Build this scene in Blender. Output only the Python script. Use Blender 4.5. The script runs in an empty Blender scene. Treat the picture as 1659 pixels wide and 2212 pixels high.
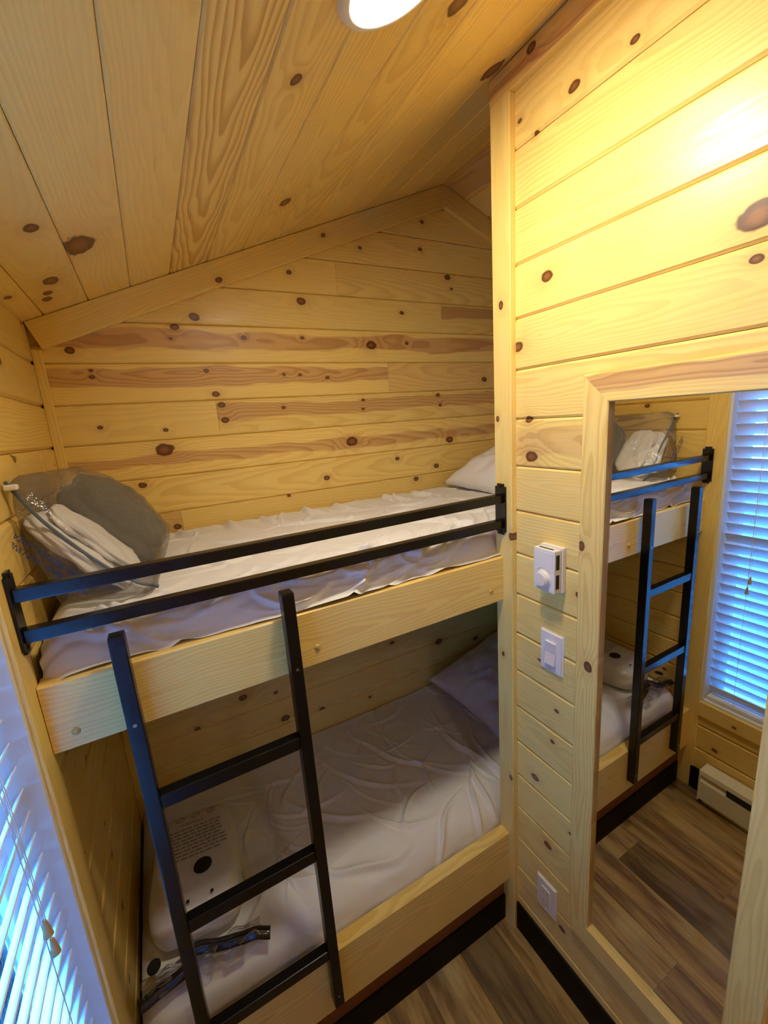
import bpy, bmesh, math, random
import numpy as np
from mathutils import Vector, Matrix, noise as mnoise

sc = bpy.context.scene
C = sc.collection
# ------------------------------------------------------------------ camera
HC = 1.826
F = 914.36
CR = Vector((0.87497, -0.478977, -0.070778))
CD = Vector((-0.163583, -0.154853, -0.9743))
CF = Vector((0.455707, 0.864061, -0.213844))
CAM = Vector((0, 0, HC))
cd = bpy.data.cameras.new('camera')
cam = bpy.data.objects.new('camera', cd)
C.objects.link(cam)
cd.sensor_fit = 'HORIZONTAL'
cd.sensor_width = 36.0
cd.lens = 36.0 * F / 1659.0
cd.clip_start = 0.01
m = Matrix((CR, -CD, -CF)).transposed().to_4x4()
m.translation = CAM
cam.matrix_world = m
sc.camera = cam
# ------------------------------------------------------------------ world (daylight, cool against the warm lamp)
w = bpy.data.worlds.new('world')
sc.world = w
w.use_nodes = True
bg = w.node_tree.nodes['Background']
bg.inputs[0].default_value = (0.055, 0.35, 1.0, 1)
bg.inputs[1].default_value = 66.0
LAMP = 135.0
LAMP_FILL = 45.0  # strength of the added fill light behind the camera
sc.view_settings.view_transform = 'Standard'
sc.view_settings.look = 'None'
sc.view_settings.gamma = 1.0
sc.view_settings.exposure = 0.5
sc.view_settings.use_curve_mapping = False
sc.cycles.use_denoising = True
sc.cycles.use_adaptive_sampling = True
sc.cycles.adaptive_threshold = 0.08
sc.cycles.max_bounces = 6
sc.cycles.diffuse_bounces = 4
sc.cycles.glossy_bounces = 3
sc.cycles.transparent_max_bounces = 16
sc.cycles.sample_clamp_indirect = 6.0
sc.cycles.caustics_reflective = False
sc.cycles.caustics_refractive = False
RND = random.Random(11)
# room constants (metres; floor z = 0)
XL, XP, YB, YF = -0.258, 0.881, 1.615, -1.3
XR = 1.66
SL = 0.3937
XRIDGE = 1.235


def ceil_z(x):
    return 2.176 + SL * (x + 0.231) if x <= XRIDGE else 2.176 + SL * (XRIDGE + 0.231) - SL * (x - XRIDGE)


def ray(px, py):
    return CR * ((px - 829.5) / F) + CD * ((py - 1106) / F) + CF


def hit(px, py, ax, v):
    d = ray(px, py)
    return CAM + d * ((v - CAM[ax]) / d[ax])


def hit_ceil(px, py):
    d = ray(px, py)
    t = (2.176 + SL * 0.231 - HC) / (d.z - SL * d.x)
    return CAM + d * t


# ------------------------------------------------------------------ shader helper
class X:
    def __init__(s, t, k):
        s.t, s.k = t, k

    def op(s, o, b=None, c=None):
        n = s.t.nodes.new('ShaderNodeMath')
        n.operation = o
        for i, q in enumerate((s, b, c)):
            if q is None:
                continue
            if isinstance(q, X):
                s.t.links.new(q.k, n.inputs[i])
            else:
                n.inputs[i].default_value = q
        return X(s.t, n.outputs[0])

    def __add__(s, b): return s.op('ADD', b)
    def __sub__(s, b): return s.op('SUBTRACT', b)
    def __mul__(s, b): return s.op('MULTIPLY', b)
    def __truediv__(s, b): return s.op('DIVIDE', b)
    __radd__ = __add__
    __rmul__ = __mul__

    def rsub(s, a): return (s * -1.0) + a
    def sq(s): return s * s
    def gauss(s): return (s * s * -1.0).op('EXPONENT')

    def smooth(s, a, b, lo=0.0, hi=1.0):
        n = s.t.nodes.new('ShaderNodeMapRange')
        n.interpolation_type = 'SMOOTHSTEP'
        for i, q in enumerate((s, a, b, lo, hi)):
            if isinstance(q, X):
                s.t.links.new(q.k, n.inputs[i])
            else:
                n.inputs[i].default_value = q
        return X(s.t, n.outputs[0])


def vec(t, *c):
    n = t.nodes.new('ShaderNodeCombineXYZ')
    for i, q in enumerate(c):
        if isinstance(q, X):
            t.links.new(q.k, n.inputs[i])
        else:
            n.inputs[i].default_value = q
    return n.outputs[0]


def nz(t, v, scale, detail=3.0, rough=0.55):
    n = t.nodes.new('ShaderNodeTexNoise')
    t.links.new(v, n.inputs['Vector'])
    n.inputs['Scale'].default_value = scale
    n.inputs['Detail'].default_value = detail
    n.inputs['Roughness'].default_value = rough
    return X(t, n.outputs['Fac'])


def mixc(t, f, a, b, mode='MIX'):
    n = t.nodes.new('ShaderNodeMix')
    n.data_type = 'RGBA'
    n.blend_type = mode
    for i, q in ((0, f), (6, a), (7, b)):
        if isinstance(q, X):
            t.links.new(q.k, n.inputs[i])
        elif i == 0:
            n.inputs[i].default_value = q
        else:
            n.inputs[i].default_value = tuple(q) + (1,)
    return X(t, n.outputs[2])


def attr(t, name):
    n = t.nodes.new('ShaderNodeAttribute')
    n.attribute_type = 'OBJECT'
    n.attribute_name = name
    s = t.nodes.new('ShaderNodeSeparateXYZ')
    t.links.new(n.outputs['Vector'], s.inputs[0])
    return [X(t, s.outputs[i]) for i in range(3)]


def newmat(name):
    mt = bpy.data.materials.new(name)
    mt.use_nodes = True
    t = mt.node_tree
    return mt, t, t.nodes['Principled BSDF']


def coords(t):
    n = t.nodes.new('ShaderNodeTexCoord')
    s = t.nodes.new('ShaderNodeSeparateXYZ')
    t.links.new(n.outputs['Object'], s.inputs[0])
    return [X(t, s.outputs[i]) for i in range(3)]


def bump(t, p, h, strength, dist):
    b = t.nodes.new('ShaderNodeBump')
    b.inputs['Strength'].default_value = strength
    b.inputs['Distance'].default_value = dist
    t.links.new(h.k, b.inputs['Height'])
    t.links.new(b.outputs[0], p.inputs['Normal'])


NK = 7


def pine(NKn):
    mt, t, p = newmat('pine_%d' % NKn)
    x, y, z = coords(t)
    val, con, seed = attr(t, 'tone')
    y0, d0, slope = attr(t, 'grain')
    so = seed * 37.0
    v1 = vec(t, x * 1.3 + so, y * 5.0, so + z * 3.0)
    wob = nz(t, v1, 2.2, 2) - 0.5
    v2 = vec(t, x * 3.0 + so, y * 14.0 + so, z * 14.0)
    wob2 = nz(t, v2, 2.5, 1) - 0.5
    if NKn:
        kn = (nz(t, vec(t, x * 38.0 + so, y * 55.0, so), 1.0, 1) - 0.5) * 0.55 + 1.0
    g = None
    knot = halo = core = None
    for i in range(NKn):
        kx, ky, kr = attr(t, 'k%d' % i)
        dx = (x - kx) * 0.72
        dy = y - ky
        d = ((dx * dx + dy * dy).op('SQRT')) / kr.op('MAXIMUM', 0.0003)
        d = d * kn
        on = kr.op('GREATER_THAN', 0.0008)
        big = on * (kr * 160.0).op('MINIMUM', 2.6)
        gi = (d * 0.42).gauss() * big
        km = d.smooth(0.86, 1.06, 1.0, 0.0) * on
        hm = (d * 0.5).gauss() * on
        co = d.smooth(0.1, 0.8, 1.0, 0.0) * on
        g = gi if g is None else g + gi
        knot = km if knot is None else knot.op('MAXIMUM', km)
        halo = hm if halo is None else halo.op('MAXIMUM', hm)
        core = co if core is None else core.op('MAXIMUM', co)
    yy = y - y0 + wob * 0.05
    dd = d0 + slope * x + wob2 * 0.006 + z * 0.7
    rr = (yy * yy + dd * dd).op('SQRT')
    ph = rr * 120.0 + wob2 * 0.25
    if g is not None:
        ph = ph + g
    fr = ph.op('FRACT')
    ring = fr.smooth(0.25, 0.85) * fr.smooth(0.92, 1.0, 1.0, 0.0)
    fib = nz(t, vec(t, x * 6.0 + so, y * 260.0, z * 260.0), 1.0, 1) - 0.5
    blot = wob2 * 0.5 + wob * 0.7
    hy, hw, hs = attr(t, 'heart')
    hm = ((y - hy + wob * 0.05 + wob2 * 0.02).op('ABSOLUTE') - hw).smooth(-0.003, 0.006, 1.0, 0.0) * hs
    col = mixc(t, ring * con, (0.89, 0.63, 0.18), (0.60, 0.31, 0.05))
    col = mixc(t, (blot * 0.9 + 0.18).op('MAXIMUM', 0.0) * 0.6, col, (0.93, 0.69, 0.26))
    hcol = mixc(t, ring * 0.7 + 0.15, (0.66, 0.36, 0.135), (0.40, 0.165, 0.045))
    col = mixc(t, hm, col, hcol)
    if g is not None:
        col = mixc(t, halo * 0.34, col, (0.46, 0.205, 0.05))
        kcol = mixc(t, core, (0.095, 0.028, 0.008), (0.26, 0.09, 0.024))
        col = mixc(t, knot * 0.95, col, kcol)
    sh = (fib * 0.16 + 1.0) * val
    col = mixc(t, 1.0, col, X(t, vec(t, sh, sh, sh)), 'MULTIPLY')
    t.links.new(col.k, p.inputs['Base Color'])
    ro = fib * 0.25 + wob2 * 0.2 + 0.36
    t.links.new(ro.k, p.inputs['Roughness'])
    p.inputs['Specular IOR Level'].default_value = 0.45
    return mt


def vinyl_plank():
    mt, t, p = newmat('vinyl_plank')
    x, y, z = coords(t)
    val, con, seed = attr(t, 'tone')
    so = seed * 41.0
    wob = nz(t, vec(t, x * 1.2 + so, y * 6.0, so), 2.0, 3) - 0.5
    st = nz(t, vec(t, x * 1.6 + so, (y + wob * 0.05) * 15.0, so), 1.6, 4, 0.65)
    fi = nz(t, vec(t, x * 8.0 + so, y * 220.0, so), 1.0, 2)
    pat = nz(t, vec(t, x * 2.0, y * 5.0 + so, so), 2.2, 2)
    col = mixc(t, st.smooth(0.36, 0.64), (0.17, 0.088, 0.022), (0.46, 0.29, 0.085))
    col = mixc(t, pat.smooth(0.4, 0.75) * con, col, (0.52, 0.39, 0.17))
    sh = (fi * 0.6 + 0.7) * val
    col = mixc(t, 1.0, col, X(t, vec(t, sh, sh, sh)), 'MULTIPLY')
    t.links.new(col.k, p.inputs['Base Color'])
    p.inputs['Roughness'].default_value = 0.5
    bump(t, p, st + fi * 0.4, 0.3, 0.0006)
    return mt


def plain(name, col, rough=0.5, metal=0.0, spec=0.5, nscale=40.0, namp=0.06, bmp=0.0, coat=0.0, sheen=0.0):
    mt, t, p = newmat(name)
    n = t.nodes.new('ShaderNodeTexCoord')
    f = nz(t, n.outputs['Object'], nscale, 3)
    sh = (f - 0.5) * (namp * 2.0) + 1.0
    c = mixc(t, 1.0, col, X(t, vec(t, sh, sh, sh)), 'MULTIPLY')
    t.links.new(c.k, p.inputs['Base Color'])
    p.inputs['Roughness'].default_value = rough
    p.inputs['Metallic'].default_value = metal
    p.inputs['Specular IOR Level'].default_value = spec
    p.inputs['Coat Weight'].default_value = coat
    p.inputs['Sheen Weight'].default_value = sheen
    if bmp:
        bump(t, p, f, bmp, 0.001)
    return mt


def film(name, tint, gloss, rough, haze):
    mt, t, p = newmat(name)
    t.nodes.remove(p)
    out = t.nodes['Material Output']
    tr = t.nodes.new('ShaderNodeBsdfTransparent')
    tr.inputs[0].default_value = tuple(tint) + (1,)
    gl = t.nodes.new('ShaderNodeBsdfGlossy')
    gl.inputs['Roughness'].default_value = rough
    df = t.nodes.new('ShaderNodeBsdfDiffuse')
    df.inputs[0].default_value = (0.8, 0.8, 0.8, 1)
    fr = t.nodes.new('ShaderNodeFresnel')
    fr.inputs[0].default_value = 1.5
    tc = t.nodes.new('ShaderNodeTexCoord')
    n = nz(t, tc.outputs['Object'], 28.0, 4)
    b = t.nodes.new('ShaderNodeBump')
    b.inputs['Strength'].default_value = 0.9
    b.inputs['Distance'].default_value = 0.006
    t.links.new(n.k, b.inputs['Height'])
    t.links.new(b.outputs[0], gl.inputs['Normal'])
    m1 = t.nodes.new('ShaderNodeMixShader')
    m1.inputs[0].default_value = haze
    t.links.new(tr.outputs[0], m1.inputs[1])
    t.links.new(df.outputs[0], m1.inputs[2])
    m2 = t.nodes.new('ShaderNodeMixShader')
    f = X(t, fr.outputs[0]) * gloss
    t.links.new(f.k, m2.inputs[0])
    t.links.new(m1.outputs[0], m2.inputs[1])
    t.links.new(gl.outputs[0], m2.inputs[2])
    t.links.new(m2.outputs[0], out.inputs[0])
    return mt


def emit(name, col, s):
    mt, t, p = newmat(name)
    p.inputs['Base Color'].default_value = (0.9, 0.9, 0.9, 1)
    p.inputs['Emission Color'].default_value = tuple(col) + (1,)
    p.inputs['Emission Strength'].default_value = s
    return mt


PINES = {}


def pine_n(n):
    if n not in PINES:
        PINES[n] = pine(n)
    return PINES[n]


PINE = None
VINYL = vinyl_plank()
BLACKM = plain('black_powder_coat', (0.004, 0.004, 0.0045), 0.28, 0.0, 0.45, 600, 0.1, 0.0)
BASEB = plain('black_vinyl_base', (0.007, 0.005, 0.005), 0.7, 0, 0.2)
SHEET = plain('white_cotton', (0.80, 0.79, 0.80), 0.9, 0, 0.2, 900, 0.04, 0.1, sheen=0.1)
PCASE = plain('pillow_cotton', (0.80, 0.79, 0.81), 0.9, 0, 0.2, 900, 0.04, 0.1, sheen=0.1)
MATT = plain('grey_mattress_ticking', (0.30, 0.29, 0.30), 0.85, 0, 0.2, 300, 0.1, 0.2)
WPLAS = plain('white_plastic', (0.82, 0.81, 0.82), 0.35, 0, 0.5, 200, 0.01)
WDARK = plain('dark_slot', (0.015, 0.014, 0.014), 0.8)
VNYLW = plain('white_vinyl_frame', (0.80, 0.82, 0.84), 0.45, 0, 0.4, 80, 0.02)
SLAT = plain('white_slat', (0.80, 0.82, 0.86), 0.4, 0, 0.5, 30, 0.02)
HEAT = plain('cream_enamel', (0.78, 0.74, 0.58), 0.4)
GREYB = plain('grey_fleece', (0.105, 0.10, 0.08), 0.95, 0, 0.1, 180, 0.35, 0.8, sheen=0.3)
BLUEZ = plain('blue_zip', (0.05, 0.11, 0.22), 0.4)
BLUEP = plain('blue_print', (0.02, 0.06, 0.38), 0.6)
GREYP = plain('grey_print', (0.26, 0.22, 0.19), 0.7)
BLKP = plain('black_print', (0.006, 0.006, 0.006), 0.6)
PACK = plain('white_poly_packet', (0.72, 0.68, 0.62), 0.3, 0, 0.6, 25, 0.05, 0.9, coat=0.4)
CLEAR = film('clear_plastic_film', (0.97, 0.96, 0.94), 0.6, 0.12, 0.08)
CLEAR2 = film('crinkled_clear_film', (0.80, 0.80, 0.79), 2.2, 0.08, 0.08)
STRIP = plain('dark_glossy_strip', (0.012, 0.012, 0.014), 0.18, 0, 0.8, 60, 0.1, 0.5)
PANELW = plain('plywood', (0.5, 0.33, 0.14), 0.7)
PANEL2 = plain('shaded_toe_panel', (0.20, 0.065, 0.016), 0.6, 0, 0.3, 20, 0.25)  # shade under the lower bunk painted into the wood's dark red-brown
STEEL = plain('screw_steel', (0.5, 0.48, 0.42), 0.3, 1.0)
DRYW = plain('backing_board', (0.35, 0.22, 0.10), 0.9)
EARTH = plain('gravel_ground', (0.05, 0.05, 0.05), 0.95, 0, 0.2, 9.0, 0.6)
mir, _t, _p = newmat('mirror_silver')
_p.inputs['Base Color'].default_value = (0.90, 0.91, 0.90, 1)
_p.inputs['Metallic'].default_value = 1.0
_p.inputs['Roughness'].default_value = 0.0
GLASS = film('window_glass', (0.96, 0.98, 1.0), 1.0, 0.0, 0.0)
LENS = emit('lamp_lens', (1.0, 0.90, 0.72), LAMP)
LENS_FILL = emit('added_fill_lens', (1.0, 0.90, 0.72), LAMP_FILL)


# ------------------------------------------------------------------ mesh helpers
def link(name, me, mat, parent=None, mw=None, smooth=False):
    o = bpy.data.objects.new(name, me)
    C.objects.link(o)
    if mat:
        me.materials.append(mat)
    if mw is not None:
        o.matrix_world = mw
    if parent:
        o.parent = parent
    if smooth:
        for f in me.polygons:
            f.use_smooth = True
    return o


def bm_obj(name, bm, mat, parent=None, mw=None, smooth=False):
    bmesh.ops.recalc_face_normals(bm, faces=bm.faces)
    me = bpy.data.meshes.new(name)
    bm.to_mesh(me)
    bm.free()
    return link(name, me, mat, parent, mw, smooth)


def tag(o, label, cat, group=None, kind=None):
    o['label'] = label
    o['category'] = cat
    if group:
        o['group'] = group
    if kind:
        o['kind'] = kind
    return o


def empty(name, loc=(0, 0, 0)):
    o = bpy.data.objects.new(name, None)
    C.objects.link(o)
    o.empty_display_size = 0.05
    return o      # left at the origin of the room: parts carry room coordinates


def root(name, label, cat, group=None, kind=None):
    return tag(empty(name), label, cat, group, kind)


def box(name, x, y, z, mat, parent=None, bev=0.0, seg=2, smooth=False):
    c = Vector(((x[0] + x[1]) / 2, (y[0] + y[1]) / 2, (z[0] + z[1]) / 2))
    bm = bmesh.new()
    bmesh.ops.create_cube(bm, size=1.0, matrix=Matrix.Diagonal((x[1] - x[0], y[1] - y[0], z[1] - z[0], 1)))
    if bev:
        bmesh.ops.bevel(bm, geom=bm.edges[:], offset=bev, segments=seg, affect='EDGES', profile=0.6)
    return bm_obj(name, bm, mat, parent, Matrix.Translation(c), smooth)


def cyl(name, a, b, r, mat, parent=None, seg=20, r2=None, bev=0.0):
    a, b = Vector(a), Vector(b)
    d = b - a
    bm = bmesh.new()
    bmesh.ops.create_cone(bm, cap_ends=True, segments=seg, radius1=r, radius2=r if r2 is None else r2, depth=d.length)
    if bev:
        ed = [e for e in bm.edges if abs(e.verts[0].co.z - e.verts[1].co.z) < 1e-6 and e.verts[0].co.z > 0]
        bmesh.ops.bevel(bm, geom=ed, offset=bev, segments=3, affect='EDGES')
    mw = Matrix.Translation((a + b) / 2) @ d.to_track_quat('Z', 'Y').to_matrix().to_4x4()
    return bm_obj(name, bm, mat, parent, mw)


def tube(name, pts, r, mat, parent=None, seg=8, flat=1.0):
    bm = bmesh.new()
    rings = []
    pts = [Vector(p) for p in pts]
    for i, p in enumerate(pts):
        d = (pts[min(i + 1, len(pts) - 1)] - pts[max(i - 1, 0)]).normalized()
        q = d.to_track_quat('Z', 'Y')
        rings.append([bm.verts.new(p + q @ Vector((math.cos(k * 2 * math.pi / seg) * r, math.sin(k * 2 * math.pi / seg) * r * flat, 0))) for k in range(seg)])
    for a, b in zip(rings, rings[1:]):
        for k in range(seg):
            bm.faces.new((a[k], a[(k + 1) % seg], b[(k + 1) % seg], b[k]))
    bm.faces.new(rings[0][::-1])
    bm.faces.new(rings[-1])
    return bm_obj(name, bm, mat, parent, None, True)


def spline(pts, n=40):
    pts = [Vector(p) for p in pts]
    out = []
    for i in range(len(pts) - 1):
        p0, p1, p2, p3 = pts[max(i - 1, 0)], pts[i], pts[i + 1], pts[min(i + 2, len(pts) - 1)]
        k = max(2, n // (len(pts) - 1))
        for j in range(k):
            t = j / k
            out.append(0.5 * ((2 * p1) + (p2 - p0) * t + (2 * p0 - 5 * p1 + 4 * p2 - p3) * t * t + (3 * p1 - p0 - 3 * p2 + p3) * t ** 3))
    out.append(pts[-1])
    return out


def set_wood(o, L, W, knots=None, kdens=1.2, val=None, con=None, heart=None, grain=None, rsize=(0.004, 0.011)):
    R = RND
    o['tone'] = [val if val is not None else R.uniform(0.92, 1.05), con if con is not None else R.uniform(0.12, 0.42), R.random()]
    o['grain'] = list(grain) if grain else [R.uniform(-0.05, 0.05), R.uniform(0.0, 0.09), R.choice((-1, 1)) * R.uniform(0.015, 0.07)]
    ks = list(knots or [])
    if kdens:
        for _ in range(int(L * kdens + R.random())):
            if len(ks) >= NK:
                break
            ks.append((R.uniform(-L / 2, L / 2), R.uniform(-W * 0.42, W * 0.42), R.uniform(*rsize)))
    for i, k in enumerate(ks[:NK]):
        o['k%d' % i] = [float(q) for q in k]
    o['heart'] = list(heart) if heart else [0.0, 0.0, 0.0]
    if not o.data.materials:
        o.data.materials.append(pine_n(min(len(ks), NK)))
    return o


def plank(name, O, ex, ey, L, W, t, mat, parent=None, ch=0.004, clips=(), knots_w=None, end_ch=0.0, **kw):
    """a board: O = centre of its face, ex along the grain, ey across, face normal ex x ey"""
    ex, ey = Vector(ex).normalized(), Vector(ey).normalized()
    ez = ex.cross(ey)
    mw = Matrix((ex, ey, ez)).transposed().to_4x4()
    mw.translation = Vector(O)
    bm = bmesh.new()
    prof = [(-W / 2, -t), (W / 2, -t), (W / 2, -ch), (W / 2 - ch, 0), (-W / 2 + ch, 0), (-W / 2, -ch)]
    secs = []
    xs = [(-L / 2, 1), (L / 2, 1)]
    for xx, _ in xs:
        secs.append([bm.verts.new((xx, p[0], p[1])) for p in prof])
    a, b = secs
    for i in range(6):
        j = (i + 1) % 6
        bm.faces.new((a[i], a[j], b[j], b[i]))
    bm.faces.new(a[::-1])
    bm.faces.new(b)
    if end_ch:
        bmesh.ops.recalc_face_normals(bm, faces=bm.faces)
        ed = [e for e in bm.edges if all(v.co.z > -1e-6 for v in e.verts) and abs(e.verts[0].co.x - e.verts[1].co.x) < 1e-6]
        bmesh.ops.bevel(bm, geom=ed, offset=end_ch, segments=1, affect='EDGES')
    inv = mw.inverted()
    for co, no in clips:
        r = bmesh.ops.bisect_plane(bm, geom=bm.verts[:] + bm.edges[:] + bm.faces[:], plane_co=inv @ Vector(co),
                                   plane_no=inv.to_3x3() @ Vector(no), clear_outer=True)
        ed = [e for e in r['geom_cut'] if isinstance(e, bmesh.types.BMEdge)]
        if ed:
            bmesh.ops.edgeloop_fill(bm, edges=ed)
    if not bm.faces:
        bm.free()
        return None
    o = bm_obj(name, bm, mat, parent, mw)
    ks = []
    for p, r in (knots_w or []):
        q = inv @ p
        if abs(q.x) < L / 2 and abs(q.y) < W / 2 + r * 0.3 and abs(q.z) < 0.03:
            ks.append((q.x, q.y, r))
    kd = kw.pop('kdens', 1.2)
    set_wood(o, L, W, ks, 0 if ks else kd, **kw)
    return o


def pxknots(lst, ax, v):
    out = []
    for px, py, r in lst:
        a = hit(px, py, ax, v)
        b = hit(px + r * 0.7, py + r * 0.7, ax, v)
        out.append((a, (a - b).length * 0.85))
    return out


# ------------------------------------------------------------------ floor
fl = root('floor', 'brown wood-look vinyl plank floor beside the bunks', 'floor', kind='structure')
box('subfloor', (XL - 0.1, XR + 0.1), (YF - 0.1, YB + 0.1), (-0.06, -0.006), DRYW, fl)
PW = 0.152
i = 0
x = XL
while x < XP - 0.005:
    wd = min(PW, XP - x)
    y = YF - RND.uniform(0, 0.8)
    while y < 0.92:
        y1 = y + RND.uniform(0.45, 0.92)
        a, b = max(y, YF), min(y1, 0.92)
        if b - a > 0.02:
            plank('floor_plank', (x + wd / 2, (a + b) / 2, 0.0), (0, 1, 0), (-1, 0, 0), b - a - 0.0006, wd - 0.0006, 0.006, VINYL, fl, ch=0.0008,
                  kdens=0, val=RND.choice((0.5, 0.75, 0.9, 1.0, 1.35)), con=RND.choice((0.1, 0.4, 0.9)))
        y = y1
    x += PW

# ------------------------------------------------------------------ back wall
BZ0 = 1.688
BP = 0.1223
o3 = 2.074
kb = [(c[0] / o3 + 300, c[1] / o3 + 400, c[2] / o3) for c in (
    (235, 490, 13), (247, 590, 24), (160, 635, 20), (142, 686, 9), (672, 390, 13), (727, 520, 21), (1178, 572, 10), (990, 281, 9),
    (1260, 288, 10), (1383, 413, 14), (1400, 465, 6), (470, 683, 13), (732, 684, 9), (1040, 716, 22), (1200, 708, 8), (302, 832, 12),
    (650, 848, 8), (722, 850, 9), (845, 862, 9), (1547, 870, 11), (345, 935, 17), (1005, 962, 8), (1005, 1002, 7), (648, 996, 9),
    (370, 985, 17), (387, 1052, 17), (1340, 940, 9), (1350, 985, 7), (115, 1185, 36), (955, 1148, 24), (1393, 1138, 15),
    (1158, 1225, 9), (1333, 1257, 11), (18, 1345, 17), (843, 1312, 12), (1242, 1315, 11), (173, 1530, 15), (673, 1391, 8),
    (1268, 165, 10), (1537, 198, 10), (120, 1097, 11))]
kb += [(151, 757, 11), (196, 800, 5), (199, 815, 6), (224, 830, 5), (307, 818, 5), (216, 924, 6)]
kb += [(948, 1386, 6), (847, 1388, 4), (596, 1496, 4), (696, 1532, 5), (617, 1551, 7), (427, 1574, 5), (1027, 1379, 4), (525, 1507, 7)]
KB = pxknots(kb, 1, YB)
wb = root('wall_back', 'knotty pine plank gable wall behind the bunks', 'wall', kind='structure')
ridge = Vector((XRIDGE, YB, ceil_z(XRIDGE)))
nl = Vector((-SL, 0, 1))
nr = Vector((SL, 0, 1))
bmk = bmesh.new()
vs = [(XL - 0.1, -0.0), (XR + 0.02, 0.0), (XR + 0.02, ceil_z(XR + 0.02) + 0.03), (XRIDGE, ceil_z(XRIDGE) + 0.03), (XL - 0.1, ceil_z(XL - 0.1) + 0.03)]
fa = [bmk.verts.new((q[0], YB + 0.02, q[1])) for q in vs]
fb = [bmk.verts.new((q[0], YB + 0.06, q[1])) for q in vs]
bmk.faces.new(fa)
bmk.faces.new(fb[::-1])
for i in range(5):
    bmk.faces.new((fa[i], fb[i], fb[(i + 1) % 5], fa[(i + 1) % 5]))
bm_obj('wall_backing', bmk, DRYW, wb)
# board joints and reddish heartwood read from the photograph, keyed by row number above/below the seam at BZ0
joints = {-2: (hit(398, 1150, 1, YB).x,), 1: (hit(472, 910, 1, YB).x,), 2: (hit(840, 830, 1, YB).x,), 5: (hit(727, 610, 1, YB).x,), 4: (hit(953, 670, 1, YB).x,)}
hearts = {0: (-0.004, 0.019, 0.75), 1: (0.020, 0.026, 0.7), 2: (0.018, 0.027, 0.8), 3: (0.012, 0.026, 0.8)}
for r in range(-13, 10):
    z0 = BZ0 + BP * r
    if z0 + BP < 0.1:
        continue
    cuts = [XL] + list(joints.get(r, ())) + [XR]
    for s in range(len(cuts) - 1):
        a, b = cuts[s], cuts[s + 1]
        hh = hearts.get(r)
        kw = {}
        if r == 1 and s == 0:
            hh = None
        if r == 2 and s == 1:
            hh, kw = (0.0, 0.07, 0.4), {}
        if r == -2 and s == 0:
            hh = (0.0, 0.08, 0.45)
        if r == 4 and s == 1:
            hh = (0.025, 0.022, 0.8)
        plank('wall_plank', ((a + b) / 2, YB, z0 + BP / 2), (1, 0, 0), (0, 0, 1), b - a - 0.0008, BP - 0.0012, 0.018, PINE, wb, ch=0.0045,
              clips=((ridge, nl), (ridge, nr)), knots_w=KB, heart=hh, **kw)

# ------------------------------------------------------------------ left wall (with window) and nook side
WY0, WY1, WZ0, WZ1 = 0.10, 0.848, 0.47, 1.95
wl = root('wall_left', 'knotty pine plank wall with the blinded window', 'wall', kind='structure')
zt = ceil_z(XL)
rows = []
z = BZ0 - BP * 14
while z < zt - 0.002:
    rows.append((max(z, 0.0), min(z + BP, zt)))
    z += BP


def lplank(y0, y1, z0, z1, **kw):
    if y1 - y0 < 0.01 or z1 - z0 < 0.004:
        return
    plank('wall_plank', (XL, (y0 + y1) / 2, (z0 + z1) / 2), (0, 1, 0), (0, 0, 1), y1 - y0 - 0.0008, z1 - z0 - 0.0012, 0.018, PINE, wl,
          ch=min(0.007, (z1 - z0) * 0.3), end_ch=0.005 if kw.pop('bev', False) else 0.0, **kw)


for (a, b) in rows:
    yj = 1.42 if 1.67 < a < 1.8 else None
    if yj:
        lplank(WY1 + 0.002, yj, a, b, bev=True)
        lplank(yj, YB, a, b, bev=True)
    else:
        lplank(0.86, YB, a, b, val=0.98 if not 1.9 < a < 2.1 else 0.86)
    ylo = YF
    if b <= WZ0 or a >= WZ1:
        lplank(ylo, 0.86, a, b)
    else:
        lplank(ylo, WY0, a, b)
        if a < WZ0:
            lplank(WY0, 0.86, a, WZ0)
        if b > WZ1:
            lplank(WY0, 0.86, WZ1, b)
for nm, yy, zz in (('wall_backing', (YF, WY0), (0, zt)), ('wall_backing', (WY1, YB + 0.02), (0, zt)), ('wall_backing', (WY0, WY1), (0, WZ0)), ('wall_backing', (WY0, WY1), (WZ1, zt))):
    box(nm, (XL - 0.11, XL - 0.018), yy, (zz[0], zz[1] + (0.03 if zz[1] == zt else 0.0)), DRYW, wl)

# ------------------------------------------------------------------ partition wall (right) with mirror
kp = [(c[0] / 2.186 + 900, c[1] / 2.186, c[2] / 2.186) for c in (
    (745, 405, 20), (1032, 185, 16), (488, 570, 9), (615, 1305, 24), (1605, 1222, 26), (1612, 1018, 72), (478, 1640, 22), (562, 630, 9))]
kp += [(1148, 986, 13), (1142, 906, 8), (1202, 1536, 6), (1193, 1602, 6), (1156, 1679, 10), (1183, 1826, 10), (1214, 2007, 9), (1165, 1425, 4)]
KP = pxknots(kp, 0, XP)
wr = root('wall_right', 'varnished pine plank partition wall carrying the mirror', 'wall', kind='structure')
PZ0 = 2.4345
YP1 = 0.925
zc = ceil_z(XP)
for r in range(-2, 20):
    zt_ = PZ0 - 0.127 * (r - 1)
    zb_ = zt_ - 0.127
    zt_ = min(zt_, zc)
    zb_ = max(zb_, 0.0)
    if zt_ - zb_ < 0.01:
        continue
    plank('wall_plank', (XP, (YF + YP1) / 2, (zt_ + zb_) / 2), (0, -1, 0), (0, 0, 1), YP1 - YF, zt_ - zb_ - 0.0012, 0.018, PINE, wr, ch=0.0052,
          knots_w=KP, kdens=0.5, heart=(0.0, 0.03, 0.45) if r == 6 else None, val=RND.uniform(0.97, 1.03))
box('wall_backing', (XP + 0.018, XP + 0.1), (YF, YP1), (0, zc), DRYW, wr)
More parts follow.
